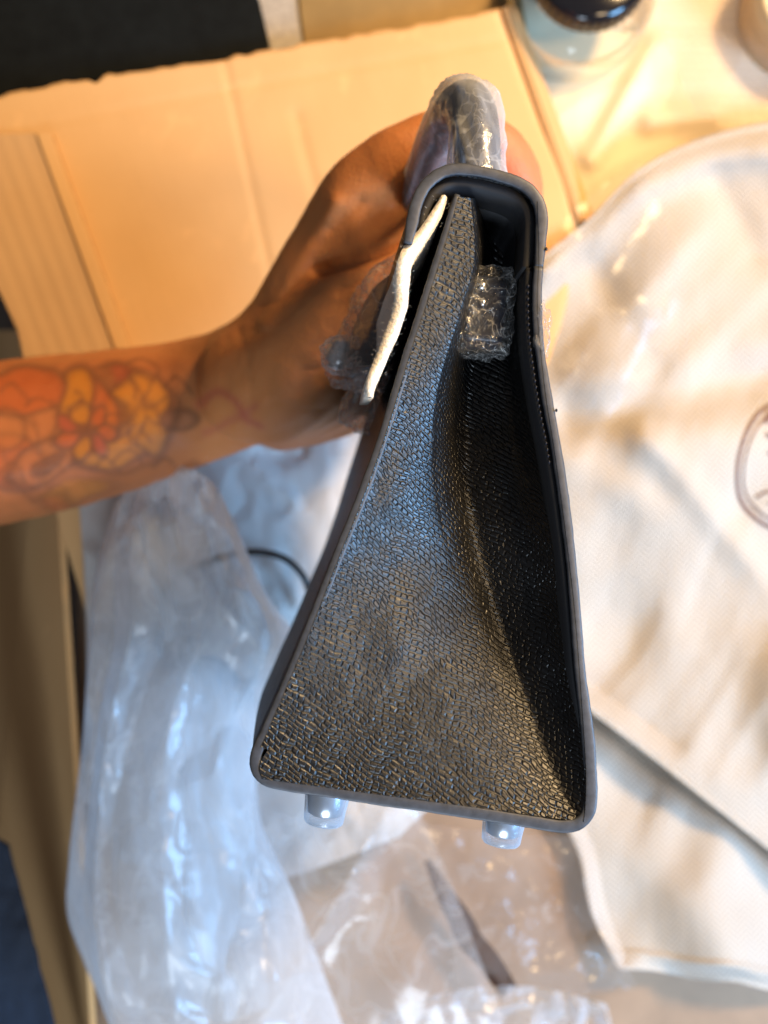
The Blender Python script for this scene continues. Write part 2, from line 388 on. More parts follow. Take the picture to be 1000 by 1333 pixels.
# arc along the left edge for texture
sA = np.concatenate([[0], np.cumsum(np.linalg.norm(np.diff(G[:, :2], axis=0), axis=1))])*D0/FPX*1000
rows = []; uvs = []
LP_ = resample(catmull(left, 400), 400)
for i in range(NV):
    jn = np.argmin(np.abs(LP_[:, 1]-G[i, 1])) if G[i, 1] < 975 else None
    if jn is not None: G[i, 0] = LP_[jn, 0]+2.
for i in range(NV):
    A, C, B, dc, dive = G[i, :2], G[i, 2:4], G[i, 4:6], G[i, 6], max(0, G[i, 7])
    t = np.linspace(0, 1, NL_); q = A+(C-A)*t[:, None]
    prof = .36*(1-(1-t)**3)+.64*t**2.4
    # a soft roll beside the seam, a puff in the middle
    dl = 1.0+(dc-1.0)*prof
    w = 1.0*vn(q[:, 0]/90., q[:, 1]/90., 4)+.35*vn(q[:, 0]/34., q[:, 1]/34., 8)
    dl = dl+w*np.sin(np.pi*t)*min(1, dc/10)*.6
    t2 = np.linspace(0, 1, NR_)[1:]; q2 = C+(B-C)*t2[:, None]
    dr = 1.0+(dc-1.0)*(1-t2)**.85+dive*np.clip(t2/.22, 0, 1)**1.2*np.clip((1-t2)/.30, 0, 1)**.7
    dr = dr+.8*vn(q2[:, 0]/60., q2[:, 1]/60., 9)*np.sin(np.pi*t2)*min(1, dc/10)
    q = np.concatenate([q, q2]); dd = np.concatenate([dl, dr])
    # round the crease
    kw_ = 19; k = np.hanning(kw_+2)[1:-1]; k /= k.sum(); h_ = kw_//2
    pad = np.concatenate([2*dd[0]-dd[h_:0:-1], dd, 2*dd[-1]-dd[-2:-h_-2:-1]]); dd2 = np.convolve(pad, k, 'valid')
    X = PA(q[:, 0], q[:, 1], D0+dd2/1000.)
    rows.append(X); arc = np.concatenate([[0], np.cumsum(np.linalg.norm(np.diff(X, axis=0), axis=1))])*1000
    # cloth rows run square to the left seam; towards the foot they lean with the crease
    fan = (G[i, 1]-q[:, 1])*D0/FPX*1000
    uvs.append(np.stack([arc+(A[0]-350)*D0/FPX*1000, (1010-q[:, 1])*D0/FPX*1000], 1))
rows = np.array(rows); NU = rows.shape[1]
gus = mk('gusset', rows.reshape(-1, 3), grid_faces(NU, NV), M_gusset, bag, np.array(uvs).reshape(-1, 2))
# far gusset, a coarser mirror of the near one
fr = rows[::6, ::6].copy(); near = PA(0, 0, D0)
dep = (CAMZ-fr[..., 2])-D0; far = fr-dep[..., None]*E*-1*-1
far = far+E*.187-dep[..., None]*E
mk('gusset', far.reshape(-1, 3), [f[::-1] for f in grid_faces(far.shape[1], far.shape[0])], M_gusset, bag, np.array(uvs)[::6, ::6].reshape(-1, 2))
# lining that closes the mouth under the flap
lin = np.array([(632,238),(660,240),(684,248),(697,264),(697,330)], float); lp = resample(lin, 30)
V, F, UV = band(lp, 3, .004, .184, 6); mk('lining', V, F, M_lining, bag)
# stitching along the flap and the seams
def stitches(path, off, step, n0, L, name, parent, ln=5., r=.00024):
    n2 = normals2(path); p = path+n2*off; q = resample(p, int(np.linalg.norm(np.diff(p, axis=0), axis=1).sum()/step))
    ac = Acc()
    for i in range(n0, len(q)-n0-1):
        t = (q[i+1]-q[i]); t /= np.linalg.norm(t)
        a = q[i]-t*ln*.42; b = q[i]+t*ln*.42; pts = np.stack([a, (a+b)/2, b]); Ls = np.array([L+.0002, L-.00015, L+.0002])
        X = SEC(pts[:, 0], pts[:, 1], Ls); v, f, _ = tube(X, [r*.6, r, r*.6], 6); ac.add(v, f)
    v, f = ac.get(); return mk(name, v, f, M_thread, parent, kind='stuff')
stitches(flap_path, -16, 8, 2, .0035, 'stitching', flap)
V, F, UV = band(resample(flap_path[:-8, :2]+normals2(flap_path)[:-8]*-13, 90), 13, .0030, .012, 3); mk('flap_facing', V, F, M_lining, flap)
bsel = body_path[(body_path[:, 0] > 690) & (body_path[:, 1] < 1020)]; bw = np.interp(bsel[:, 1], [300, 540, 900, 1040], [9, 8, 4, 1])[::1, None]; V, F, UV = band(bsel+normals2(bsel)*-(6+bw/2), bw, .0026, .010, 3); mk('seam_binding', V, F, M_lining, body)
stitches(bsel[bsel[:, 1] < 620], -11, 8, 2, .0022, 'stitching', body)
# feet
def foot(px, py, L):
    c = SEC(px, py, L)
    ax = SEC(px+14.5, py-100, L)-c; ax = -ax/np.linalg.norm(ax)     # square to the base
    prof = [(0, .0040), (.001, .0046), (.0030, .0046), (.0050, .0043), (.0074, .0040), (.0080, .0030)]
    p = np.array([c+ax*a for a, r in prof]); V, F, _ = tube(p, [r for a, r in prof], 28); f = mk('foot', V, F, M_metal, bag)
    prof = [(-.0002, .0049), (.001, .0052), (.004, .0050), (.0070, .0047), (.0092, .0045), (.0098, .0041)]
    p = np.array([c+ax*a for a, r in prof]); V, F, _ = tube(p, [r*1. for a, r in prof], 28)
    V = V+.00012*np.stack([facet(V[:, 0]*900, V[:, 2]*900+V[:, 1]*500, 3)]*3, 1)
    mk('film_cap', V, F, film('foot_film', .32, .2, (.78, .88, 1.), .16, .00015, 400.), f)
    return f
foot(433, 1030, .014); foot(689, 1068, .021)
foot(430, 1030, .175); foot(661, 1066, .175)
# handle in its clear wrap
hp = [(662,236,.034),(662,150,.034),(662,72,.035),(659,14,.040),(652,-20,.052),(649,-34,.070),(649,-38,.092),(649,-34,.116),(649,-22,.134),(650,10,.146),(651,70,.151),(652,150,.152),(652,236,.152)]
hq = catmull(np.array(hp)*np.array([1, 1, 5000]), 120); hq[:, 2] /= 5000
HP = SEC(hq[:, 0], hq[:, 1], hq[:, 2]); V, F, _ = tube(HP, .0058, 20); handle = mk('handle', V, F, M_handle, bag)
hw = resample(hq, 220)
HP2 = SEC(hw[:, 0], hw[:, 1], hw[:, 2]); V, F, UV = tube(HP2, .0071, 44, False)
ctr = np.repeat(HP2, 44, axis=0); nn = (V-ctr); nn /= np.linalg.norm(nn, axis=1)[:, None]
ang = np.tile(np.arange(44)/44*2*math.pi, 220); ln = UV[:, 1]
k = (.0010*facet(np.cos(ang)*1.5+ln*.05, np.sin(ang)*1.5+ln*.04, 11)+.0004*facet(np.cos(ang)*3+ln*.16, np.sin(ang)*3-ln*.12, 12))
V = V+nn*k[:, None]*1.25; mk('plastic_wrap', V, F, M_wrap, handle)
# handle rings (leather chapes) where it enters the flap top
for L in (.034, .152):
    c = SEC(652, 222, L); v, f = box_vf(c, .020, .006, .016); mk('handle_tab', v, f, M_handle, handle)

# strap end and lock wrapped in clear film
def crumple_box(c, dims, axes, seed, nu=40, nv=30, amp=.0012, fr=2.4, sq=4.):
    """closed crumpled pouch: superellipsoid pushed about by fold noise"""
    V = []
    for j in range(nv):
        th = math.pi*(j+.0)/(nv-1)
        for i in range(nu):
            a = 2*math.pi*i/nu
            d = np.array([math.sin(th)*math.cos(a), math.sin(th)*math.sin(a), math.cos(th)])
            k = (abs(d)**sq).sum()**(-1/sq); V.append(d*k)
    V = np.array(V); n = V/np.linalg.norm(V, axis=1)[:, None]
    f = facet(V[:, 0]*fr+V[:, 2]*1.7, V[:, 1]*fr+V[:, 2]*1.3, seed)+.6*facet(V[:, 0]*fr*2.3-V[:, 2]*2, V[:, 1]*fr*2.3+V[:, 2]*3, seed+1)
    W_ = V*np.array(dims)/2+n*(amp*f)[:, None]
    return np.asarray(c)+W_@np.array(axes), grid_faces(nu, nv, 0, True)
I3 = np.eye(3)
tl = math.radians(-4); AX = np.array([[math.cos(tl), math.sin(tl), 0], [-math.sin(tl), math.cos(tl), 0], [0, 0, 1]])
c = P(629, 408, D0+.017)
v, f = crumple_box(c, (.0088, .0150, .0115), AX, 2, 40, 30, .0001, 2, 12.); clasp = mk('strap_end', v, f, M_handle, bag)
v, f = crumple_box(c, (.0122, .0190, .0145), AX, 21, 120, 90, .00075, 2.6, 14.); mk('plastic_wrap', v, f, M_film, clasp, smooth=False)
for px_, py_, r_ in ((628,372,.0011),(629,394,.0009)):
    v, f = sphere_vf(P(px_, py_, D0+.0112), r_); mk('rivet', v, f, M_metal, clasp)
# front strap with turn lock, wrapped
c = P(494, 428, .272)
tl = math.radians(20); AX2 = np.array([[math.cos(tl), -math.sin(tl), -.3], [math.sin(tl), math.cos(tl), 0], [.3, 0, 1]])
v, f = crumple_box(c, (.009, .027, .030), AX2, 4, 16, 12, .0002, 2, 6.); strap = mk('front_strap', v, f, M_handle, bag)
v, f = crumple_box(c, (.0155, .034, .037), AX2, 34, 90, 70, .0016, 2.6, 4.); mk('plastic_wrap', v, f, film('strap_film', .12, .16, (1., .94, .86), .12, .0005, 300., lines=.4, ls=110.), strap, smooth=False)
a, b = np.array(P(478, 478, .275)), np.array(P(436, 459, .268))
pth = np.array([a, a+(b-a)*.45, a+(b-a)*.62, a+(b-a)*.75, b, b+(b-a)*.10])
V, F, _ = tube(pth, [.0024, .0022, .0030, .0040, .0042, .0028], 20); kn = mk('turn_lock', V, F, M_metal, strap)
v, f = crumple_box(a*.25+b*.75, (.0125, .0105, .011), I3, 41, 40, 30, .0008, 2., 2.6); 
mk('plastic_wrap', v, f, film('knob_film', .22, .3, (1., .98, .95), .08, .0004, 300., lines=.5, ls=200.), kn, smooth=False)
v, f = crumple_box(P(474, 520, .29), (.010, .018, .02), AX2, 44, 60, 40, .0014, 2.2, 3.); mk('plastic_wrap', v, f, film('lower_film', .22, .12, (1., .98, .94), .15), strap, smooth=False)
# film bits on the back hardware, seen past the right edge
v, f = crumple_box(SEC(712, 425, .006), (.0032, .0125, .012), I3, 51, 50, 40, .0010, 2.4, 3.); mk('back_film', v, f, M_film, bag, smooth=False)
for (x, y) in ((727, 533), (714, 322)):
    v, f = sphere_vf(SEC(x-1, y, .001), .0003, 10, 6, (1, 1.3, 1)); mk('glue_bead', v, f, M_black, bag)

# ------------------------------------------------------------------ felt sheet tucked under the flap
fp = [(581,249),(573,268),(556,295),(538,318),(529,336),(526,360),(524,388),(516,418),(504,448),(492,478),(484,500),(483,514)]
fpath = resample(catmull(fp, 200), 80); n2 = normals2(fpath); V = []; K = 80; nL = 26
Ls = np.linspace(.0025, .085, nL)
wdt = np.interp(np.linspace(0, 1, K), [0, .08, .3, .6, .9, 1], [8, 15, 20, 19, 16, 9])+1.3*vn(np.arange(K)/5., np.zeros(K), 44)
for side in (-1, 1):
    for j, L in enumerate(Ls):
        fr_ = 1-.45*(j/(nL-1))**1.5; fp_ = np.stack([np.interp(np.linspace(0, 79*fr_, K), np.arange(K), fpath[:, i]) for i in (0, 1)], 1)
        q = fp_+n2*(side*wdt/2)[:, None]+n2*((2.4*vn(np.full(K, L*60), np.arange(K)/16., 3)*min(1, L/.03)*1.)[:, None]) + (.15*rng.randn(K)*(j < 2))[:, None]*n2
        dz = .0006*vn(np.arange(K)/9., np.full(K, side*3.), 6) if j == 0 else 0
        rd = .0007*(0 if j else 0)
        V.append(SEC(q[:, 0], q[:, 1], np.full(K, L)+dz))
mid = SEC(fpath[:, 0], fpath[:, 1], np.full(K, .0017)+.00008*rng.randn(K))
V.append(mid); V = np.concatenate(V); F = grid_faces(K, nL)+[f[::-1] for f in grid_faces(K, nL, K*nL)]; o = K*nL; m_ = 2*K*nL
for i in range(K-1):
    F.append((i, m_+i, m_+i+1, i+1)); F.append((i+o, i+1+o, m_+i+1, m_+i)); a = K*(nL-1)+i; F.append((a, a+1, a+1+o, a+o))
for j in range(nL-1):
    F.append((j*K, (j+1)*K, (j+1)*K+o, j*K+o)); a = j*K+K-1; F.append((a, a+o, a+K+o, a+K))
felt = mk('felt_sheet', V, F, M_felt); tag(felt, 'cream felt protective sheet tucked between the bag flap and its front panel', 'felt sheet')

ac = Acc()
for k in range(260):
    j = rng.randint(1, K-1); p0 = mid[j]+n2[j][0]*0+np.array([rng.randn()*.0006, rng.randn()*.0006, -.0002]); dv = np.array([n2[j][0]*rng.choice([-1, 1])*1.2, -n2[j][1]*1., .5])+rng.randn(3)*.7; dv /= np.linalg.norm(dv)
    off_ = np.array([n2[j][0], -n2[j][1], 0])*wdt[j]*.5*D0/FPX*np.sign(dv[0]*n2[j][0]); p0 = p0+off_*.8; l_ = .0003+.0004*rng.rand()
    v, f, _ = tube([p0, p0+dv*l_*.5, p0+dv*l_+rng.randn(3)*.0001], [.00002, .000017, .000008], 3, False); ac.add(v, f)
v, f = ac.get(); mk('felt_fibres', v, f, M_felt, felt, kind='stuff')
# ------------------------------------------------------------------ PERSON: forearm and fist round the handle
ac = Acc()
def chain(pts, n=40, seg=18, flat=None):
    """pts: (px, py, d, radius_mm)"""
    a = np.array([[*P(x, y, d), r/1000.] for x, y, d, r in pts]); q = catmull(a, n)
    v, f, _ = tube(q[:, :3], q[:, 3], seg); ac.add(v, f)
    for e in (0, -1):
        v, f = sphere_vf(q[e, :3], q[e, 3]*.995, 18, 12); ac.add(v, f)
    return q
def cw(pts, **k):                     # world-space version: (x, y, z, r) metres
    q = catmull(np.array(pts), 40); v, f, _ = tube(q[:, :3], q[:, 3], 18); ac.add(v, f)
    for e in (0, -1): v, f = sphere_vf(q[e, :3], q[e, 3]*.995, 18, 12); ac.add(v, f)
    return q
chain([(-140,592,.43,36),(-20,580,.43,35.5),(90,560,.428,33),(180,542,.424,29.5),(260,522,.418,26.5),(320,496,.402,24),(370,450,.385,20)])
chain([(-140,575,.455,30),(60,560,.455,28),(200,535,.445,24),(310,500,.43,21)])
wrist = np.array(P(322, 482, .402)); 
idx = np.array([(*P(436,308,.347), .0135), (*P(470,252,.333), .0128), (*P(540,198,.320), .0108), (*P(608,180,.316), .0098), (*P(656,206,.318), .0092), (*P(676,250,.322), .0085), (*P(664,292,.326), .0083), (*P(640,300,.328), .0080)])
tips = []
for k in range(4):
    wE = np.array([0, .1, .5, .9, 1, 1, 1, 1])[:, None]; dirs = (1-wE)*np.array([.30, -.18, -1.])+wE*E*np.array([1, 1, 1]); g = idx.copy(); g[:, :3] += dirs*.0205*k
    sc = [1.0, 1.04, .98, .86][k]; g[:, 3] *= sc
    g[4, 0] += [0, .002, .001, -.006][k]; g[5, 0] += [0, .003, 0, -.006][k]; g[1:4, 1] += [0, .002, .0, -.004][k]
    fing = cw([tuple(r) for r in g]); tips.append(fing)
    w = wrist+np.array([.004, -.004, .016-.0125*k])
    cw([(*(w), .0205), (*(w*.55+g[0, :3]*.45+np.array([.003,-.002,0])), .0175), (*g[0, :3], .0142), (*g[1, :3], .0128)])
    # flesh of the palm under each metacarpal
    cw([(*(w+np.array([.008, -.010, 0])), .018), (*(w*.5+g[0, :3]*.5+np.array([.012, -.016, 0])), .019), (*(g[0, :3]+np.array([.010, -.010, 0])), .0155), (*(g[1, :3]+np.array([.004, -.014, 0])), .010)])
# thumb and its ball
chain([(330,505,.385,22),(385,470,.365,20.5),(432,425,.348,17.5),(478,380,.333,13),(520,345,.324,11),(560,318,.320,10.6),(600,300,.318,9.6),(628,292,.317,8.6)])
chain([(400,500,.39,17),(430,450,.375,17),(455,400,.36,13)])
chain([(408,368,.366,12),(436,340,.352,13),(470,322,.340,12),(510,300,.332,10)])
V, F = ac.get()
hand = mk('person', V, F)
hand_org = ORG[hand.name]
rm = hand.modifiers.new('remesh', 'REMESH'); rm.mode = 'VOXEL'; rm.voxel_size = .0013; rm.use_smooth_shade = True
sm = hand.modifiers.new('smooth', 'SMOOTH'); sm.factor = .6; sm.iterations = 26
dg = bpy.context.evaluated_depsgraph_get(); me = bpy.data.meshes.new_from_object(hand.evaluated_get(dg)); hand.modifiers.clear(); hand.data = me
nV = len(me.vertices); co = np.zeros(nV*3); me.vertices.foreach_get('co', co); co = co.reshape(-1, 3); no = np.zeros(nV*3); me.vertices.foreach_get('normal', no); no = no.reshape(-1, 3)
wco = co+hand_org
# creases: between thumb ball and index, wrist lines, knuckles
d_ = CAMZ-wco[:, 2]; sx_ = wco[:, 0]/d_*FPX+500; sy_ = 666.5-wco[:, 1]/d_*FPX
def seg_d(x, y, a, b):
    a = np.array(a, float); b = np.array(b, float); ab = b-a; t = np.clip(((x-a[0])*ab[0]+(y-a[1])*ab[1])/(ab@ab), 0, 1)
    return np.hypot(x-a[0]-t*ab[0], y-a[1]-t*ab[1])
up = no[:, 2] > .1
cr = np.minimum(seg_d(sx_, sy_, (415,352), (460,338)), seg_d(sx_, sy_, (460,338), (530,312)))
dis = -.0038*np.exp(-(cr/7.)**2)*up
for a, b, s in (((310,430),(324,470),.0003),((322,470),(330,560),.0003),((440,380),(500,350),.0007),((430,300),(470,262),.0006)):
    dis -= s*np.exp(-(seg_d(sx_, sy_, a, b)/5.)**2)*up
dis += .0008*fbm(wco[:, 0]*70, wco[:, 1]*70, 3)
for q_ in range(26):
    a0_ = rng.uniform(330, 520); b0_ = rng.uniform(280, 540); l_ = rng.uniform(18, 50); th_ = rng.uniform(-.9, .1); dis -= .00022*np.exp(-(seg_d(sx_, sy_, (a0_, b0_), (a0_+l_*math.cos(th_), b0_+l_*math.sin(th_)))/3.)**2)*up
# tendons over the back of the hand
dis += .0012*np.exp(-(seg_d(sx_, sy_, (345,420), (440,262))/10.)**2)*up
co = co+no*dis[:, None]; me.vertices.foreach_set('co', co.ravel())
# tattoo: an abstract flower design inked as colour, in photograph-plane coordinates of the skin
skin = np.array([.56, .205, .064]); C_ = np.tile(skin, (nV, 1))
nz = fbm(wco[:, 0]*28, wco[:, 1]*28, 12)[:, None]; C_ *= 1+.08*nz
def blend(mask, col, k):
    global C_
    m = np.clip(mask, 0, 1)[:, None]*k; C_ = C_*(1-m)+np.array(col)*m
# the palm side and fingertips are redder
blend(np.clip((sx_-630)/30, 0, 1), (.62, .17, .09), .75)
blend(np.exp(-(((sx_-440)/60)**2+((sy_-430)/50)**2)), (.56, .25, .11), .5)
wx = sx_+6*vn(sx_/30, sy_/30, 31); wy = sy_+6*vn(sx_/30+7, sy_/30, 32)
sk = (no[:, 2] > -.35)*1.
def ell(cx, cy, rx, ry, a=0.):
    ca, sa = math.cos(math.radians(a)), math.sin(math.radians(a)); X = (wx-cx)*ca+(wy-cy)*sa; Y = -(wx-cx)*sa+(wy-cy)*ca
    return np.hypot(X/rx, Y/ry), min(rx, ry)
INK = (.050, .028, .020)
blend(np.clip((275-sx_)/60, 0, 1)*np.clip((sy_-462)/14, 0, 1)*sk, (.36, .10, .035), .55)
def patch(cx, cy, rx, ry, a, col, k=.8, out=.72, lw=4.2):
    r, s = ell(cx, cy, rx, ry, a); blend(np.clip((1-r)*s/3., 0, 1)*sk, col, min(1, k*1.05))
    if out: blend(np.exp(-((r-1)*s/lw)**2)*sk, INK, out)
def stroke(pts, w, col, k):
    q = catmull(pts, 24); m = np.full(nV, 1e9)
    for i in range(23): m = np.minimum(m, seg_d(wx, wy, q[i], q[i+1]))
    blend(np.exp(-(m/w)**2)*sk, col, k)
OR = (.46, .075, .014); YE = (.56, .21, .012); RD = (.36, .045, .03); TN = (.42, .15, .05)
patch(30, 512, 62, 30, -8, OR, .75); patch(18, 600, 42, 34, 30, OR, .6); patch(60, 598, 52, 24, -28, TN, .6)
patch(178, 538, 44, 50, 20, YE, .8); patch(130, 522, 44, 22, 40, OR, .7); patch(100, 512, 22, 32, 18, YE, .9)
patch(150, 588, 52, 22, -12, YE, .8); patch(110, 560, 30, 32, 0, OR, .7, .6); patch(196, 560, 24, 34, -20, YE, .75, .5)
for k_ in range(7):
    a_ = 2*math.pi*k_/7; patch(112+27*math.cos(a_), 560+25*math.sin(a_), 17, 11, math.degrees(a_), (OR, RD, YE)[k_ % 3], .8, .8, 2.6)
for k_ in range(9):
    a_ = 2*math.pi*k_/9+.3; stroke([(178+14*math.cos(a_), 538+16*math.sin(a_)), (178+27*math.cos(a_+.12), 538+31*math.sin(a_+.12)), (178+40*math.cos(a_), 538+45*math.sin(a_))], 2.6, INK, .6)
for x0_, y0_ in ((20,505),(48,520),(10,610),(35,590),(70,635),(140,600),(165,592),(215,600),(225,500)):
    stroke([(x0_-14, y0_+8), (x0_, y0_-6), (x0_+13, y0_+3), (x0_+20, y0_+14)], 2.4, INK, .6)
patch(112, 560, 9, 8, 0, INK, .85, 0); patch(60, 602, 30, 13, -28, INK, .75, 0)
patch(234, 546, 19, 15, -10, (.30, .12, .06), .7); patch(155, 488, 20, 10, 10, RD, .7, .5); patch(98, 640, 52, 14, -6, YE, .45, .3)
patch(10, 560, 22, 26, 0, TN, .5, .6); patch(75, 655, 26, 12, 10, OR, .4, .4)
stroke([(255,525),(280,512),(300,520),(318,545),(338,556)], 6, (.40, .07, .05), .62); stroke([(270,560),(300,552),(330,530)], 6, (.42, .09, .06), .5)
stroke([(165,478),(185,470),(202,482),(198,498),(182,492)], 3.5, INK, .6); stroke([(124,484),(150,478),(172,500),(190,540),(182,585)], 3.2, INK, .55)
stroke([(66,520),(76,540),(72,566),(84,590)], 3.2, INK, .6); stroke([(94,505),(106,512),(100,530),(88,526)], 3., INK, .6)
stroke([(0,540),(30,545),(52,565),(48,590)], 3., INK, .55); stroke([(120,612),(160,618),(200,602),(222,570)], 4, INK, .5); stroke([(140,500),(160,530),(158,560)], 3., INK, .55)
stroke([(205,500),(228,520),(226,560)], 3.2, INK, .55); stroke([(0,590),(14,620),(40,650)], 4, INK, .5)
tm = (np.clip((275-sx_)/40, 0, 1)*sk)[:, None]*.30; C_ = C_*(1-tm)+np.array((.40, .13, .045))*tm
ca_ = me.color_attributes.new('Ink', 'FLOAT_COLOR', 'POINT'); ca_.data.foreach_set('color', np.concatenate([np.clip(C_, 0, 1), np.ones((nV, 1))], 1).ravel())
me.polygons.foreach_set('use_smooth', [True]*len(me.polygons)); me.update()
m = N('tattooed_skin'); at = m.n('VertexColor'); at.layer_name = 'Ink'; o_ = m.obj()
f1 = m.noise(o_, 900, 3, .6); vo = m.n('TexVoronoi'); m.set(vo, 'Vector', o_); m.set(vo, 'Scale', 1100.)
f2 = m.noise(o_, 60, 3)
hh = m.math('ADD', m.math('MULTIPLY', f1.outputs[0], .5), m.math('MULTIPLY', vo.outputs['Distance'], .5))
m.pr(Base_Color=m.mix(m.math('MULTIPLY', f2.outputs[0], .25), at.outputs[0], (.42, .16, .06)), Roughness=m.math('MULTIPLY_ADD', f1.outputs[0], .2, .40), Normal=m.bump(hh, .00025))
m.set(m.p, 'Subsurface Weight', .18); m.set(m.p, 'Specular IOR Level', .28); m.set(m.p, 'Subsurface Scale', .006); m.set(m.p, 'Subsurface Radius', (1., .35, .15))
me.materials.clear(); me.materials.append(m.m)
tag(hand, 'bare brown forearm with orange and yellow tattoo, fist gripping the bag handle', 'person')
M_nail = simple('fingernail', (.62, .34, .26), .25)
for k, fg in enumerate(tips):
    a, b = fg[-1, :3], fg[-4, :3]; t = (a-b)/np.linalg.norm(a-b); ax = HP[60]; outw = a-np.array(SEC(649, -34, .09+.0205*k)); outw -= t*outw.dot(t); outw /= np.linalg.norm(outw); sd = np.cross(t, outw)
    v, f = sphere_vf((0, 0, 0), 1, 14, 8); v = a+t*.001+outw*fg[-1, 3]*.86+v@np.array([t*.0055, sd*.0048, outw*.0012]); mk('fingernail', v, f, M_nail, hand)
a, b = np.array(P(628,292,.317)), np.array(P(600,300,.318)); t = (a-b)/np.linalg.norm(a-b); outw = np.array([0, 0, 1.]); outw -= t*outw.dot(t); sd = np.cross(t, outw)
v, f = sphere_vf((0, 0, 0), 1, 14, 8); v = a+outw*.0078+v@np.array([t*.007, sd*.0062, outw*.0012]); mk('fingernail', v, f, M_nail, hand)

# ------------------------------------------------------------------ SETTING
v, f = box_vf((.70, 0, -.015), 1.72, 1.6, .03); tag(mk('table', v, f, M_table, smooth=False), kind='structure')
v, f = box_vf((0, 0, -.75), 6, 6, .02); tag(mk('floor', v, f, simple('dim_floor', (.12, .09, .07), .7, 0, 3, .2), smooth=False), kind='structure')

def slab(poly, d0, th, mat, name, parent=None, mat2=None):
    """flat sheet from a screen outline at a distance, with real thickness"""
    p = np.array(poly, float); T_ = PA(p[:, 0], p[:, 1], d0); B_ = T_-np.array([0, 0, th]); n = len(p)
    area_ = 0.5*np.sum(T_[:, 0]*np.roll(T_[:, 1], -1)-np.roll(T_[:, 0], -1)*T_[:, 1])
    F = [tuple(range(n)) if area_ > 0 else tuple(range(n))[::-1], tuple(range(n, 2*n))[::-1] if area_ > 0 else tuple(range(n, 2*n))]
    for i in range(n):
        j = (i+1) % n; F.append((i, i+n, j+n, j) if area_ > 0 else (i, j, j+n, i+n))
    o = mk(name, np.concatenate([T_, B_]), F, mat, parent, smooth=False)
    if mat2: 
        o.data.materials.append(mat2)
        for q in o.data.polygons[2:]: q.material_index = 1
    b = o.modifiers.new('bevel', 'BEVEL'); b.width = .0008; b.segments = 2; b.limit_method = 'ANGLE'
    return o
# carton: big flap, folded strip, creases
cb = thing('cardboard_carton', 'large opened tan cardboard carton lying flat under the forearm', 'carton', tuple(P(330, 420, .52)))
NXc, NYc = 170, 150
# sheet as a fine grid with pressed score lines
tx, ty, uu, vv_ = coons([(-120,146),(0,125),(120,101),(245,84),(400,57),(520,37),(652,12)], [(140,960),(330,900),(560,820)], [(-120,146),(-60,300),(20,420),(66,640),(120,830),(140,960)], [(652,12),(700,140),(748,268),(735,420),(660,640),(560,820)], NXc, NYc)
def line_dist(x, y, a, b): return seg_d(x.ravel(), y.ravel(), a, b).reshape(x.shape)
hz = np.zeros_like(tx)
hz -= .0007*np.exp(-(line_dist(tx, ty, (290,70), (372,450))/5.)**2); hz -= .0006*np.exp(-(line_dist(tx, ty, (-100,190), (655,52))/5.)**2)
hz -= .0007*np.exp(-(line_dist(tx, ty, (385,150), (450,400))/8.)**2)
hz += .0016*fbm(tx/220., ty/220., 71, 3)
ty = ty+np.exp(-vv_/.01)*(2.2*vn(tx/14., 0*tx, 77)+6*np.exp(-((tx-125)/7.)**2))
side_drop = np.clip((uu-.985)/.015, 0, 1); hz -= .004*side_drop**2
dd = .488-hz
T_ = PA(tx, ty, dd); T2 = T_-np.array([0, 0, .004]); V = np.concatenate([T_.reshape(-1, 3), T2.reshape(-1, 3)])
F = [f[::-1] for f in grid_faces(NXc, NYc)]; o = NXc*NYc; F += grid_faces(NXc, NYc, o)
for i in range(NXc-1): F.append((i, i+1, i+1+o, i+o)); a = (NYc-1)*NXc+i; F.append((a, a+o, a+1+o, a+1))
for j in range(NYc-1): a = j*NXc; F.append((a, a+o, a+NXc+o, a+NXc)); a += NXc-1; F.append((a, a+NXc, a+NXc+o, a+o))
sheet = mk('panel', V, F, M_card, cb)
# glued doubled strip at the left, right-hand side wall of the carton
sp = slab([(-60,176),(46,172),(70,232),(152,460),(190,600),(70,640),(22,430),(-20,340)], .4845, .0022, M_cardflute, 'glue_strip', cb, M_cardedge)
sp2 = slab([(46,172),(66,172),(172,458),(212,600),(190,602),(152,462)], .4828, .0038, M_card, 'folded_lip', cb, M_cardedge)
# slanting side wall, seen beyond the right edge
sw = [P(654,14,.4882), P(664,10,.4882), P(760,268,.4882), P(748,268,.4882)]
a0, a1, b0, b1 = np.array(P(653,12,.4885)), np.array(P(800,420,.4885)), np.array(P(671,20,.507)), np.array(P(800,400,.507))
def plate(quad, th, mat, name, parent, n=1):
    q = np.array(quad); nn = np.cross(q[1]-q[0], q[3]-q[0]); nn /= np.linalg.norm(nn); V = np.concatenate([q, q-nn*th]); 
    return mk(name, V, [(0,1,2,3),(7,6,5,4),(0,4,5,1),(1,5,6,2),(2,6,7,3),(3,7,4,0)], mat, parent, smooth=False)
plate([a0, np.array(P(668,14,.505)), np.array(P(768,290,.505)), np.array(P(752,290,.4885))], .003, M_card, 'side_wall', cb)
# lower-left flap folded down, in its own shade
w0, w1 = P(60,560,.486), P(128,1400,.486)
plate([np.array(P(60,430,.4925)), np.array(P(-40,430,.95)), np.array(P(-40,1500,.95)), np.array(P(128,1500,.4925))][::1], .003, M_card, 'folded_down_flap', cb)
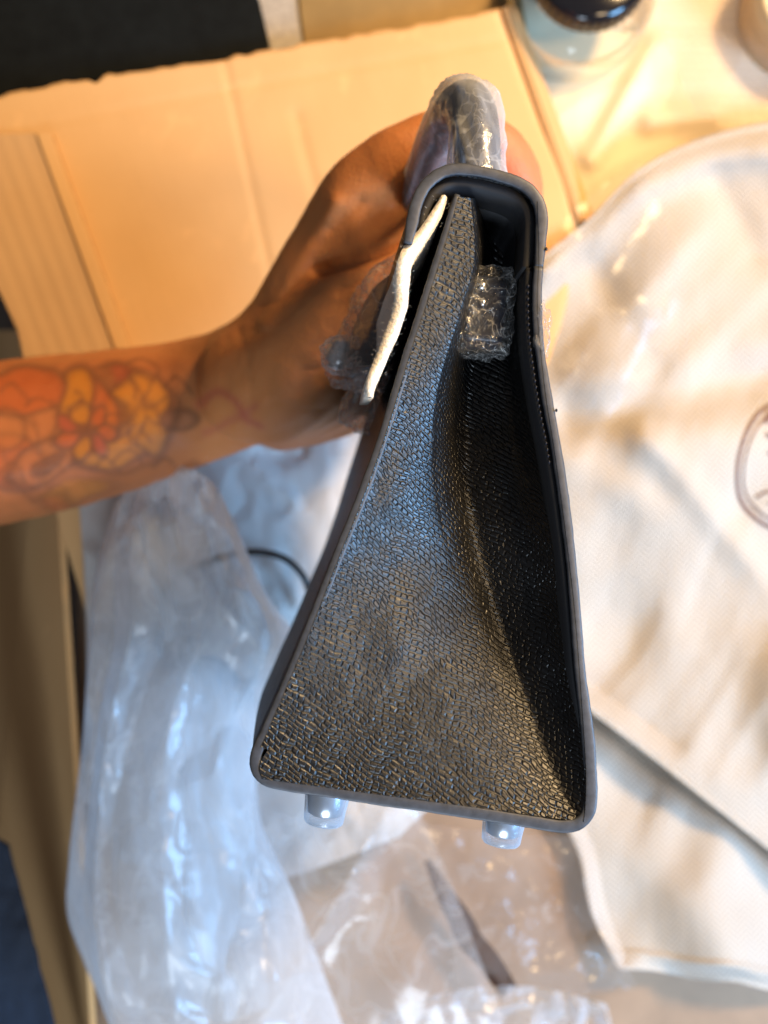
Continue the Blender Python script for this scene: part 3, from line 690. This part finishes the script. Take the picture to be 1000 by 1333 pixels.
# black case at top left
bo = thing('black_case', 'matte black case lying beyond the top edge of the carton', 'case', tuple(P(150, 20, .52)))
slab([(-200,-160),(318,-160),(333,-20),(350,52),(345,90),(-200,190)], .500, .019, simple('matte_black', (.005, .006, .006), .8, 0, 120, .3, .0002, Specular_IOR_Level=.15), 'shell', bo)
slab([(-200,-150),(300,-150),(318,-8),(-200,-8)], .4975, .0024, simple('matte_black_lid', (.006, .007, .007), .8, 0, 120, .3, .0002, Specular_IOR_Level=.15), 'lid', bo)
# beige cloth strip and brown board at the top
slab_ = slab([(330,-80),(372,-80),(400,60),(420,110),(340,110)], .507, .003, simple('beige_cloth', (.42, .36, .29), .9, 0, 400, .2), 'fabric_strip'); tag(slab_, 'pale beige fabric strip between the black case and brown board', 'fabric strip')
bb = slab([(374,-120),(660,-120),(690,60),(402,110)], .505, .012, simple('ochre_board', (.30, .185, .062), .6, 0, 30, .2), 'brown_board'); tag(bb, 'ochre brown board behind the carton at the top edge', 'board')
# navy cloth lower left
tx, ty, uu, vv_ = coons([(-200,1040),(-60,1060),(10,1100)], [(-200,1480),(0,1480),(110,1480)], [(-200,1040),(-200,1480)], [(10,1100),(40,1210),(62,1300),(110,1480)], 50, 60)
V = PA(tx, ty, .476-.006*fbm(tx/70., ty/70., 5)-.012*(1-uu)*np.sin(vv_*3)**2); tag(mk('navy_cloth', V.reshape(-1, 3), [f[::-1] for f in grid_faces(50, 60)], simple('navy_cotton', (.006, .013, .028), .9, 0, 1500, .4, .0003)), 'dark navy cloth in the bottom corner beside the brown carton flap', 'cloth')
bpy.data.objects['navy_cloth'].modifiers.new('thick', 'SOLIDIFY').thickness = .0015

# cream packing paper, top right
tx, ty, uu, vv_ = coons([(640,-140),(900,-140),(1250,-140)], [(720,520),(900,560),(1250,600)], [(640,-140),(660,40),(720,520)], [(1250,-140),(1250,600)], 150, 150)
h = .004*ridge(tx/170.+.5*vn(tx/200., ty/200., 3), ty/210., 83)+.003*facet(tx/120., ty/120., 84)+.0055*np.exp(-((line_dist(tx, ty, (852,60), (772,205))/16.)**2))+.006*np.exp(-((line_dist(tx, ty, (850,155), (930,150))/22.)**2))
V = PA(tx, ty, .512-h); pp = mk('packing_paper', V.reshape(-1, 3), [f[::-1] for f in grid_faces(150, 150)], M_paper); tag(pp, 'creased cream packing paper lying right of the carton', 'paper')
pp.modifiers.new('thick', 'SOLIDIFY').thickness = .0003
# pale tissue under the polythene bag
tx, ty, uu, vv_ = coons([(96,560),(300,540),(620,560)], [(150,1120),(330,1150),(520,1090)], [(96,560),(110,760),(120,1000),(150,1120)], [(620,560),(640,800),(600,1000),(520,1090)], 160, 160)
h = .0035*facet(tx/95., ty/120., 91)+.0022*facet(tx/45., ty/50., 92)+.002*fbm(tx/160., ty/160., 93)
V = PA(tx, ty, .478-h); tp = mk('tissue_sheet', V.reshape(-1, 3), [f[::-1] for f in grid_faces(160, 160)], M_tissue); tag(tp, 'rumpled pale grey tissue sheet beneath the clear plastic bag', 'tissue paper')
tp.modifiers.new('thick', 'SOLIDIFY').thickness = .0002

# jar with black lid, top right
def lathe(c, prof, seg=48):
    V = []
    for r, z in prof:
        for k in range(seg): a = 2*math.pi*k/seg; V.append((c[0]+r*math.cos(a), c[1]+r*math.sin(a), c[2]+z))
    return np.array(V), grid_faces(seg, len(prof), 0, True)
jc = np.array(P(774, -54, .46)); jar = thing('lidded_jar', 'clear jar with glossy black screw lid on the packing paper', 'jar', (jc[0], jc[1], .008))
v, f = lathe((jc[0], jc[1], CAMZ-.462), [(.0001, 0), (.024, 0), (.0265, -.0012), (.0275, -.003), (.0278, -.0115), (.0272, -.013), (.024, -.013), (.0001, -.013)]); lid = mk('lid', v, f, simple('gloss_black_lid', (.008, .008, .010), .10), jar)
for k in range(40):
    a = 2*math.pi*k/40; v, f = tube([(jc[0]+.0277*math.cos(a), jc[1]+.0277*math.sin(a), CAMZ-.4655), (jc[0]+.0279*math.cos(a), jc[1]+.0279*math.sin(a), CAMZ-.4735)], .0005, 6)[:2]; 
    if k == 0: rb = mk('ridge', v, f, M_black, lid)
    else:
        r2 = rb.copy(); r2.parent = lid; COL.objects.link(r2); da = a; o1 = ORG[rb.name]-jc*np.array([1, 1, 0]); r2.rotation_euler = (0, 0, a)
m = N('clear_jar'); g = m.n('BsdfTransparent'); g.inputs[0].default_value = (.97, .97, .95, 1); gg = m.n('BsdfGlossy'); gg.inputs['Roughness'].default_value = .05; lw = m.n('LayerWeight'); lw.inputs[0].default_value = .3
mx = m.n('MixShader'); m.t.links.new(m.math('MULTIPLY_ADD', lw.outputs['Fresnel'], .5, .01), mx.inputs[0]); m.t.links.new(g.outputs[0], mx.inputs[1]); m.t.links.new(gg.outputs[0], mx.inputs[2]); m.t.links.new(mx.outputs[0], m.out.inputs[0])
M_jar = m.m
v, f = lathe((jc[0], jc[1], CAMZ-.475), [(.0255, 0), (.0255, -.003), (.033, -.008), (.0365, -.013), (.0365, -.034), (.034, -.037), (.0001, -.037)]); mk('glass_body', v, f, M_jar, jar)
# tan round lid, top right corner
tc = np.array(P(1066, -10, .48)); tn = thing('round_tub', 'tan round tub at the top right corner of the picture', 'tub', (tc[0], tc[1], .01))
v, f = lathe((tc[0], tc[1], CAMZ-.476), [(.0001, 0), (.026, 0), (.0275, .0012), (.029, .0012), (.030, 0), (.0305, -.006)]); mk('lid', v, f, simple('tan_plastic', (.62, .46, .25), .4), tn)
v, f = lathe((tc[0], tc[1], CAMZ-.482), [(.0300, 0), (.0290, -.028), (.0001, -.028)]); mk('tub_body', v, f, simple('tan_plastic_side', (.55, .40, .22), .45), tn)
# bubble film, top right
tx, ty, uu, vv_ = coons([(845,-60),(1000,-60),(1180,-60)], [(905,150),(1000,170),(1180,190)], [(845,-60),(870,60),(905,150)], [(1180,-60),(1180,190)], 200, 160)
X = tx/11.; Y = ty/11.; row = np.floor(Y); fx = (X+.5*(row % 2)) % 1-.5; fy = Y % 1-.5; bub = np.clip(1-(fx**2+fy**2)/.16, 0, 1)**.5
V = PA(tx, ty, .494-.002*fbm(tx/80., ty/80., 3)-.0016*bub); tag(mk('bubble_wrap', V.reshape(-1, 3), [q[::-1] for q in grid_faces(200, 160)], film('bubble_film', .16, .05, (1., .84, .66), .12)), 'sheet of tan tinted bubble wrap beside the round tub', 'bubble wrap')

# ------------------------------------------------------------------ dust bag of herringbone cotton
db = thing('dust_bag', 'cream herringbone cotton dust bag with a round brown stamp, crumpled beside the handbag', 'dust bag', tuple(P(880, 700, .515)))
def cloth_h(x, y):
    w = x+60*vn(x/260., y/260., 101); z = y+60*vn(x/260., y/260., 102)
    h = .014*vn(w/120.+.25*z/120., z/300., 103)+.009*vn((w*.8-z*.6)/95., (w*.6+z*.8)/240., 104)+.0018*vn((w*.9+z*.5)/42., (z*.9-w*.5)/130., 106)+.0008*fbm(x/45., y/60., 105, 2)
    h += .010*np.exp(-((line_dist(x, y, (720,330), (830,225))/40.)**2))+.012*np.exp(-((line_dist(x, y, (830,225), (1010,170))/34.)**2))
    h -= .011*np.exp(-((line_dist(x, y, (745,545), (1010,490))/34.)**2))
    h += .004*np.exp(-((line_dist(x, y, (835,560), (1010,770))/20.)**2))
    h -= .005*np.exp(-((line_dist(x, y, (770,350), (850,480))/26.)**2))+.004*np.exp(-((line_dist(x, y, (930,230), (980,330))/24.)**2))
    return h
def cloth(name, quad, d0, nu, nv, extra=None, parent=db):
    tx, ty, uu, vv_ = coons(*quad, nu, nv); h = cloth_h(tx, ty)
    e = np.minimum(np.minimum(uu, 1-uu), np.minimum(vv_, 1-vv_)); h = h*np.clip(e/.05, .25, 1)
    if extra is not None: h = h+extra(tx, ty, uu, vv_)
    V = PA(tx, ty, d0-h); k = D0*0+.48/FPX*1000; ra = .06
    uv = np.stack([(tx*math.cos(ra)-ty*math.sin(ra))*k, (tx*math.sin(ra)+ty*math.cos(ra))*k], -1)
    o = mk(name, V.reshape(-1, 3), [f[::-1] for f in grid_faces(nu, nv)], M_cotton, parent, uv.reshape(-1, 2)); o.modifiers.new('thick', 'SOLIDIFY').thickness = .0011
    return o, tx, ty, V
low, *_ = cloth('lower_layer', ([(640,860),(800,850),(1200,880)], [(806,1262),(850,1264),(915,1276),(960,1279),(1000,1289),(1080,1298),(1200,1312)], [(640,860),(700,1010),(752,1110),(770,1190),(806,1262)], [(1200,880),(1200,1312)]), .503, 200, 160,
   lambda x, y, u, v: .006*np.sin(u*17+2*vn(y/200., x/300., 7))*(.3+.7*v)+.0015*(((ty_ := np.clip((v-.93)/.01, 0, 1)))))
upl, tx, ty, Vu = cloth('upper_layer', ([(690,345),(722,322),(770,282),(830,222),(900,184),(1000,158),(1200,140)], [(640,850),(700,876),(785,936),(850,985),(920,1040),(1000,1103),(1200,1260)], [(690,345),(670,560),(640,850)], [(1200,140),(1200,700),(1200,1260)]), .484, 260, 260)
# rolled hem of the upper layer
hm = Vu[-1]+np.array([0, 0, .0004]); v, f, _ = tube(hm, .0008, 10); mk('hem', v, f, M_hem, db)
# stitched hem line on the lower layer
# stamp on the upper layer: thin double ring with a dark mark, printed on the cloth
from mathutils.bvhtree import BVHTree
def drape(mesh_ob, org):
    me_ = mesh_ob.data; return BVHTree.FromPolygons([Vector(v.co)+Vector(org) for v in me_.vertices], [tuple(p.vertices) for p in me_.polygons])
bv = drape(upl, ORG[db.name])
M_ink = simple('brown_stamp_ink', (.16, .085, .065), .8, 0, 800, .4)
def printed(name, polys, parent):
    ac = Acc()
    for strip in polys:                    # strip: two polylines in px
        a, b = strip; V = []
        for q in (a, b):
            for x, y in q:
                tgt = P(x, y, .48); hit = bv.ray_cast(Vector((tgt[0], tgt[1], .3)), Vector((0, 0, -1)))
                z = hit[0][2] if hit[0] else CAMZ-.48
                V.append((tgt[0], tgt[1], z+.0005))
        ac.add(np.array(V), grid_faces(len(a), 2))
    v, f = ac.get(); return mk(name, v, f, M_ink, parent)
def ring(cx, cy, r0, r1, n=120, a0=0, a1=360):
    t = np.radians(np.linspace(a0, a1, n)); return (np.stack([cx+r0*np.cos(t), cy+r0*np.sin(t)], 1), np.stack([cx+r1*np.cos(t), cy+r1*np.sin(t)], 1))
cx, cy = 1040, 606; st = [ring(cx, cy, 85, 90), ring(cx, cy, 77, 79.5)]
def line(pts, w):
    q = catmull(pts, 24); n2_ = normals2(q); return (q-n2_*w/2, q+n2_*w/2)
st += [line([(990,552),(998,540),(1012,536),(1030,540)], 7), line([(990,566),(1004,574),(1030,580)], 5), line([(994,590),(1010,596),(1030,592)], 4), line([(984,648),(998,640),(1016,640)], 3.5), line([(1010,536),(1014,570),(1010,600)], 4), line([(1000,655),(1030,662),(1060,655)], 3)]
printed('stamp', st, db)

# ------------------------------------------------------------------ clear plastic
def filmsheet(name, quad, d0, nu, nv, hf, mat, label, cat='plastic bag', parent=None, smooth=True):
    tx, ty, uu, vv_ = coons(*quad, nu, nv); h = hf(tx, ty, uu, vv_)
    o = mk(name, PA(tx, ty, d0-h).reshape(-1, 3), [f[::-1] for f in grid_faces(nu, nv)], mat, parent, smooth=smooth)
    if label: tag(o, label, cat)
    return o
pb = thing('plastic_bag', 'long crumpled clear polythene bag hanging below the tattooed forearm', 'plastic bag', tuple(P(260, 1000, .478)))
def hbag(k):
    def f(x, y, u, v):
        uw = u+.10*vn(u*3, v*3, 121+k)
        body = .030*np.sin(np.pi*np.clip(u, 0, 1))**.7
        folds = .0075*np.abs(((uw*3.2+.4*v+k*.37) % 1)-.5)*2
        cr = .0060*facet(u*3+k, v*5, 122+k)+.0038*facet(u*6+k, v*8, 123+k)*(.35+.75*v)+.0008*facet(u*16, v*24, 124+k)
        bunch = np.exp(-v/.10)*(.010*facet(u*5+3, v*16, 128+k)+.008*np.abs(np.sin(u*14+2*v)))
        return body*(1 if k == 0 else -.15)+bunch+folds*(.4+.6*np.sin(np.pi*np.clip(v, .05, .95)))+cr
    return f
bagq = ([(150,655),(185,622),(232,606),(275,628),(300,668)], [(112,1260),(180,1390),(330,1420),(470,1400)], [(150,655),(125,740),(116,830),(108,960),(90,1120),(88,1190),(112,1260)], [(300,668),(345,770),(392,850),(340,960),(338,1060),(385,1170),(470,1400)])
filmsheet('front_sheet', bagq, .455, 110, 190, hbag(0), M_bag, None, parent=pb)
filmsheet('back_sheet', bagq, .464, 80, 140, hbag(1), M_bag, None, parent=pb)
# bunched inner layers
q2 = ([(160,690),(215,650),(262,690)], [(210,1300),(290,1330),(350,1310)], [(160,690),(190,860),(165,1000),(210,1300)], [(262,690),(330,900),(330,1040),(350,1310)])
filmsheet('inner_fold', q2, .438, 90, 170, lambda x, y, u, v: .014*np.sin(np.pi*u)+.006*facet(u*3, v*6, 131)+.0030*facet(u*5, v*8, 132), film('inner_film', .46, .03, (.90, .95, 1.), .34), None, parent=pb)
# second loose film, bottom centre
q3 = ([(330,960),(420,1000),(548,1060)], [(300,1440),(500,1440),(690,1440)], [(330,960),(320,1150),(300,1440)], [(548,1060),(588,1150),(622,1240),(700,1440)])
filmsheet('loose_plastic_film', q3, .462, 130, 150, lambda x, y, u, v: .006*ridge((x+.6*y)/120., (y-.6*x)/260., 141)+.005*facet(x/95., y/125., 142)+.0010*facet(x/40., y/48., 143), M_thin, 'loose milky plastic film spread below the bag feet', 'plastic film')
q4 = ([(500,1318),(590,1290),(690,1284),(790,1306)], [(470,1480),(650,1480),(830,1480)], [(500,1318),(470,1480)], [(790,1306),(830,1480)])
filmsheet('crumpled_film', q4, .474, 110, 70, lambda x, y, u, v: .006*facet(x/42., y/40., 151)+.003*facet(x/18., y/18., 152), film('white_film', .5, .14, (.94, .96, 1.), .15), 'small crumpled white film at the bottom edge', 'plastic film')
q5 = ([(540,1070),(660,1085),(770,1090)], [(600,1330),(720,1300),(830,1285)], [(540,1070),(575,1160),(600,1330)], [(770,1090),(780,1180),(830,1285)])
filmsheet('thin_pouch', q5, .492, 110, 110, lambda x, y, u, v: .004*facet(x/60., y/60., 161)+.0010*facet(x/22., y/22., 162), film('pouch_film', .18, .04, (1., .94, .86), .14), 'clear glinting plastic pouch between dust bag and milky film', 'plastic pouch')
# film draped over the dust bag and paper
q6 = ([(715,300),(760,262),(830,205)], [(715,560),(800,545),(900,520)], [(715,300),(712,420),(715,560)], [(830,205),(880,330),(900,520)])
filmsheet('sleeve_film', q6, .462, 90, 100, lambda x, y, u, v: .006*ridge((x+y*.5)/90., y/260., 171)+.002*fbm(x/60., y/60., 172), film('sleeve', .05, .05, (.96, .98, 1.), .25), 'thin clear plastic sleeve over the top of the dust bag', 'plastic sleeve')

# black cable, brown band standing in for the dark spot between the films
cb_pts = [(205,800,.470),(215,768,.467),(250,742,.464),(300,722,.462),(340,719,.461),(372,728,.462),(396,752,.464),(410,800,.468)]
cp = catmull([[*P(x, y, d)] for x, y, d in cb_pts], 80); v, f, _ = tube(cp, .0017, 12); tag(mk('cable', v, f, simple('black_rubber', (.012, .010, .010), .45)), 'thin black cable looping out from under the plastic bag', 'cable')
rb_pts = [(556,1120),(580,1165),(598,1195),(612,1224),(634,1248),(662,1290)]
q = catmull(rb_pts, 60); n2_ = normals2(q); w_ = np.interp(np.linspace(0, 1, 60), [0, .2, .5, 1], [8, 22, 34, 26])[:, None]/2
hh = .0035*np.sin(np.linspace(0, 9, 60)); A_ = PA((q-n2_*w_)[:, 0], (q-n2_*w_)[:, 1], .499-hh*.5); B_ = PA((q+n2_*w_)[:, 0], (q+n2_*w_)[:, 1], .497-hh*.5)
o = mk('band', np.concatenate([A_, B_]), grid_faces(60, 2), simple('dark_brown_band', (.045, .020, .011), .8)); o.modifiers.new('thick', 'SOLIDIFY').thickness = .0006
tag(o, 'dark brown band showing between plastic film and pouch', 'band')
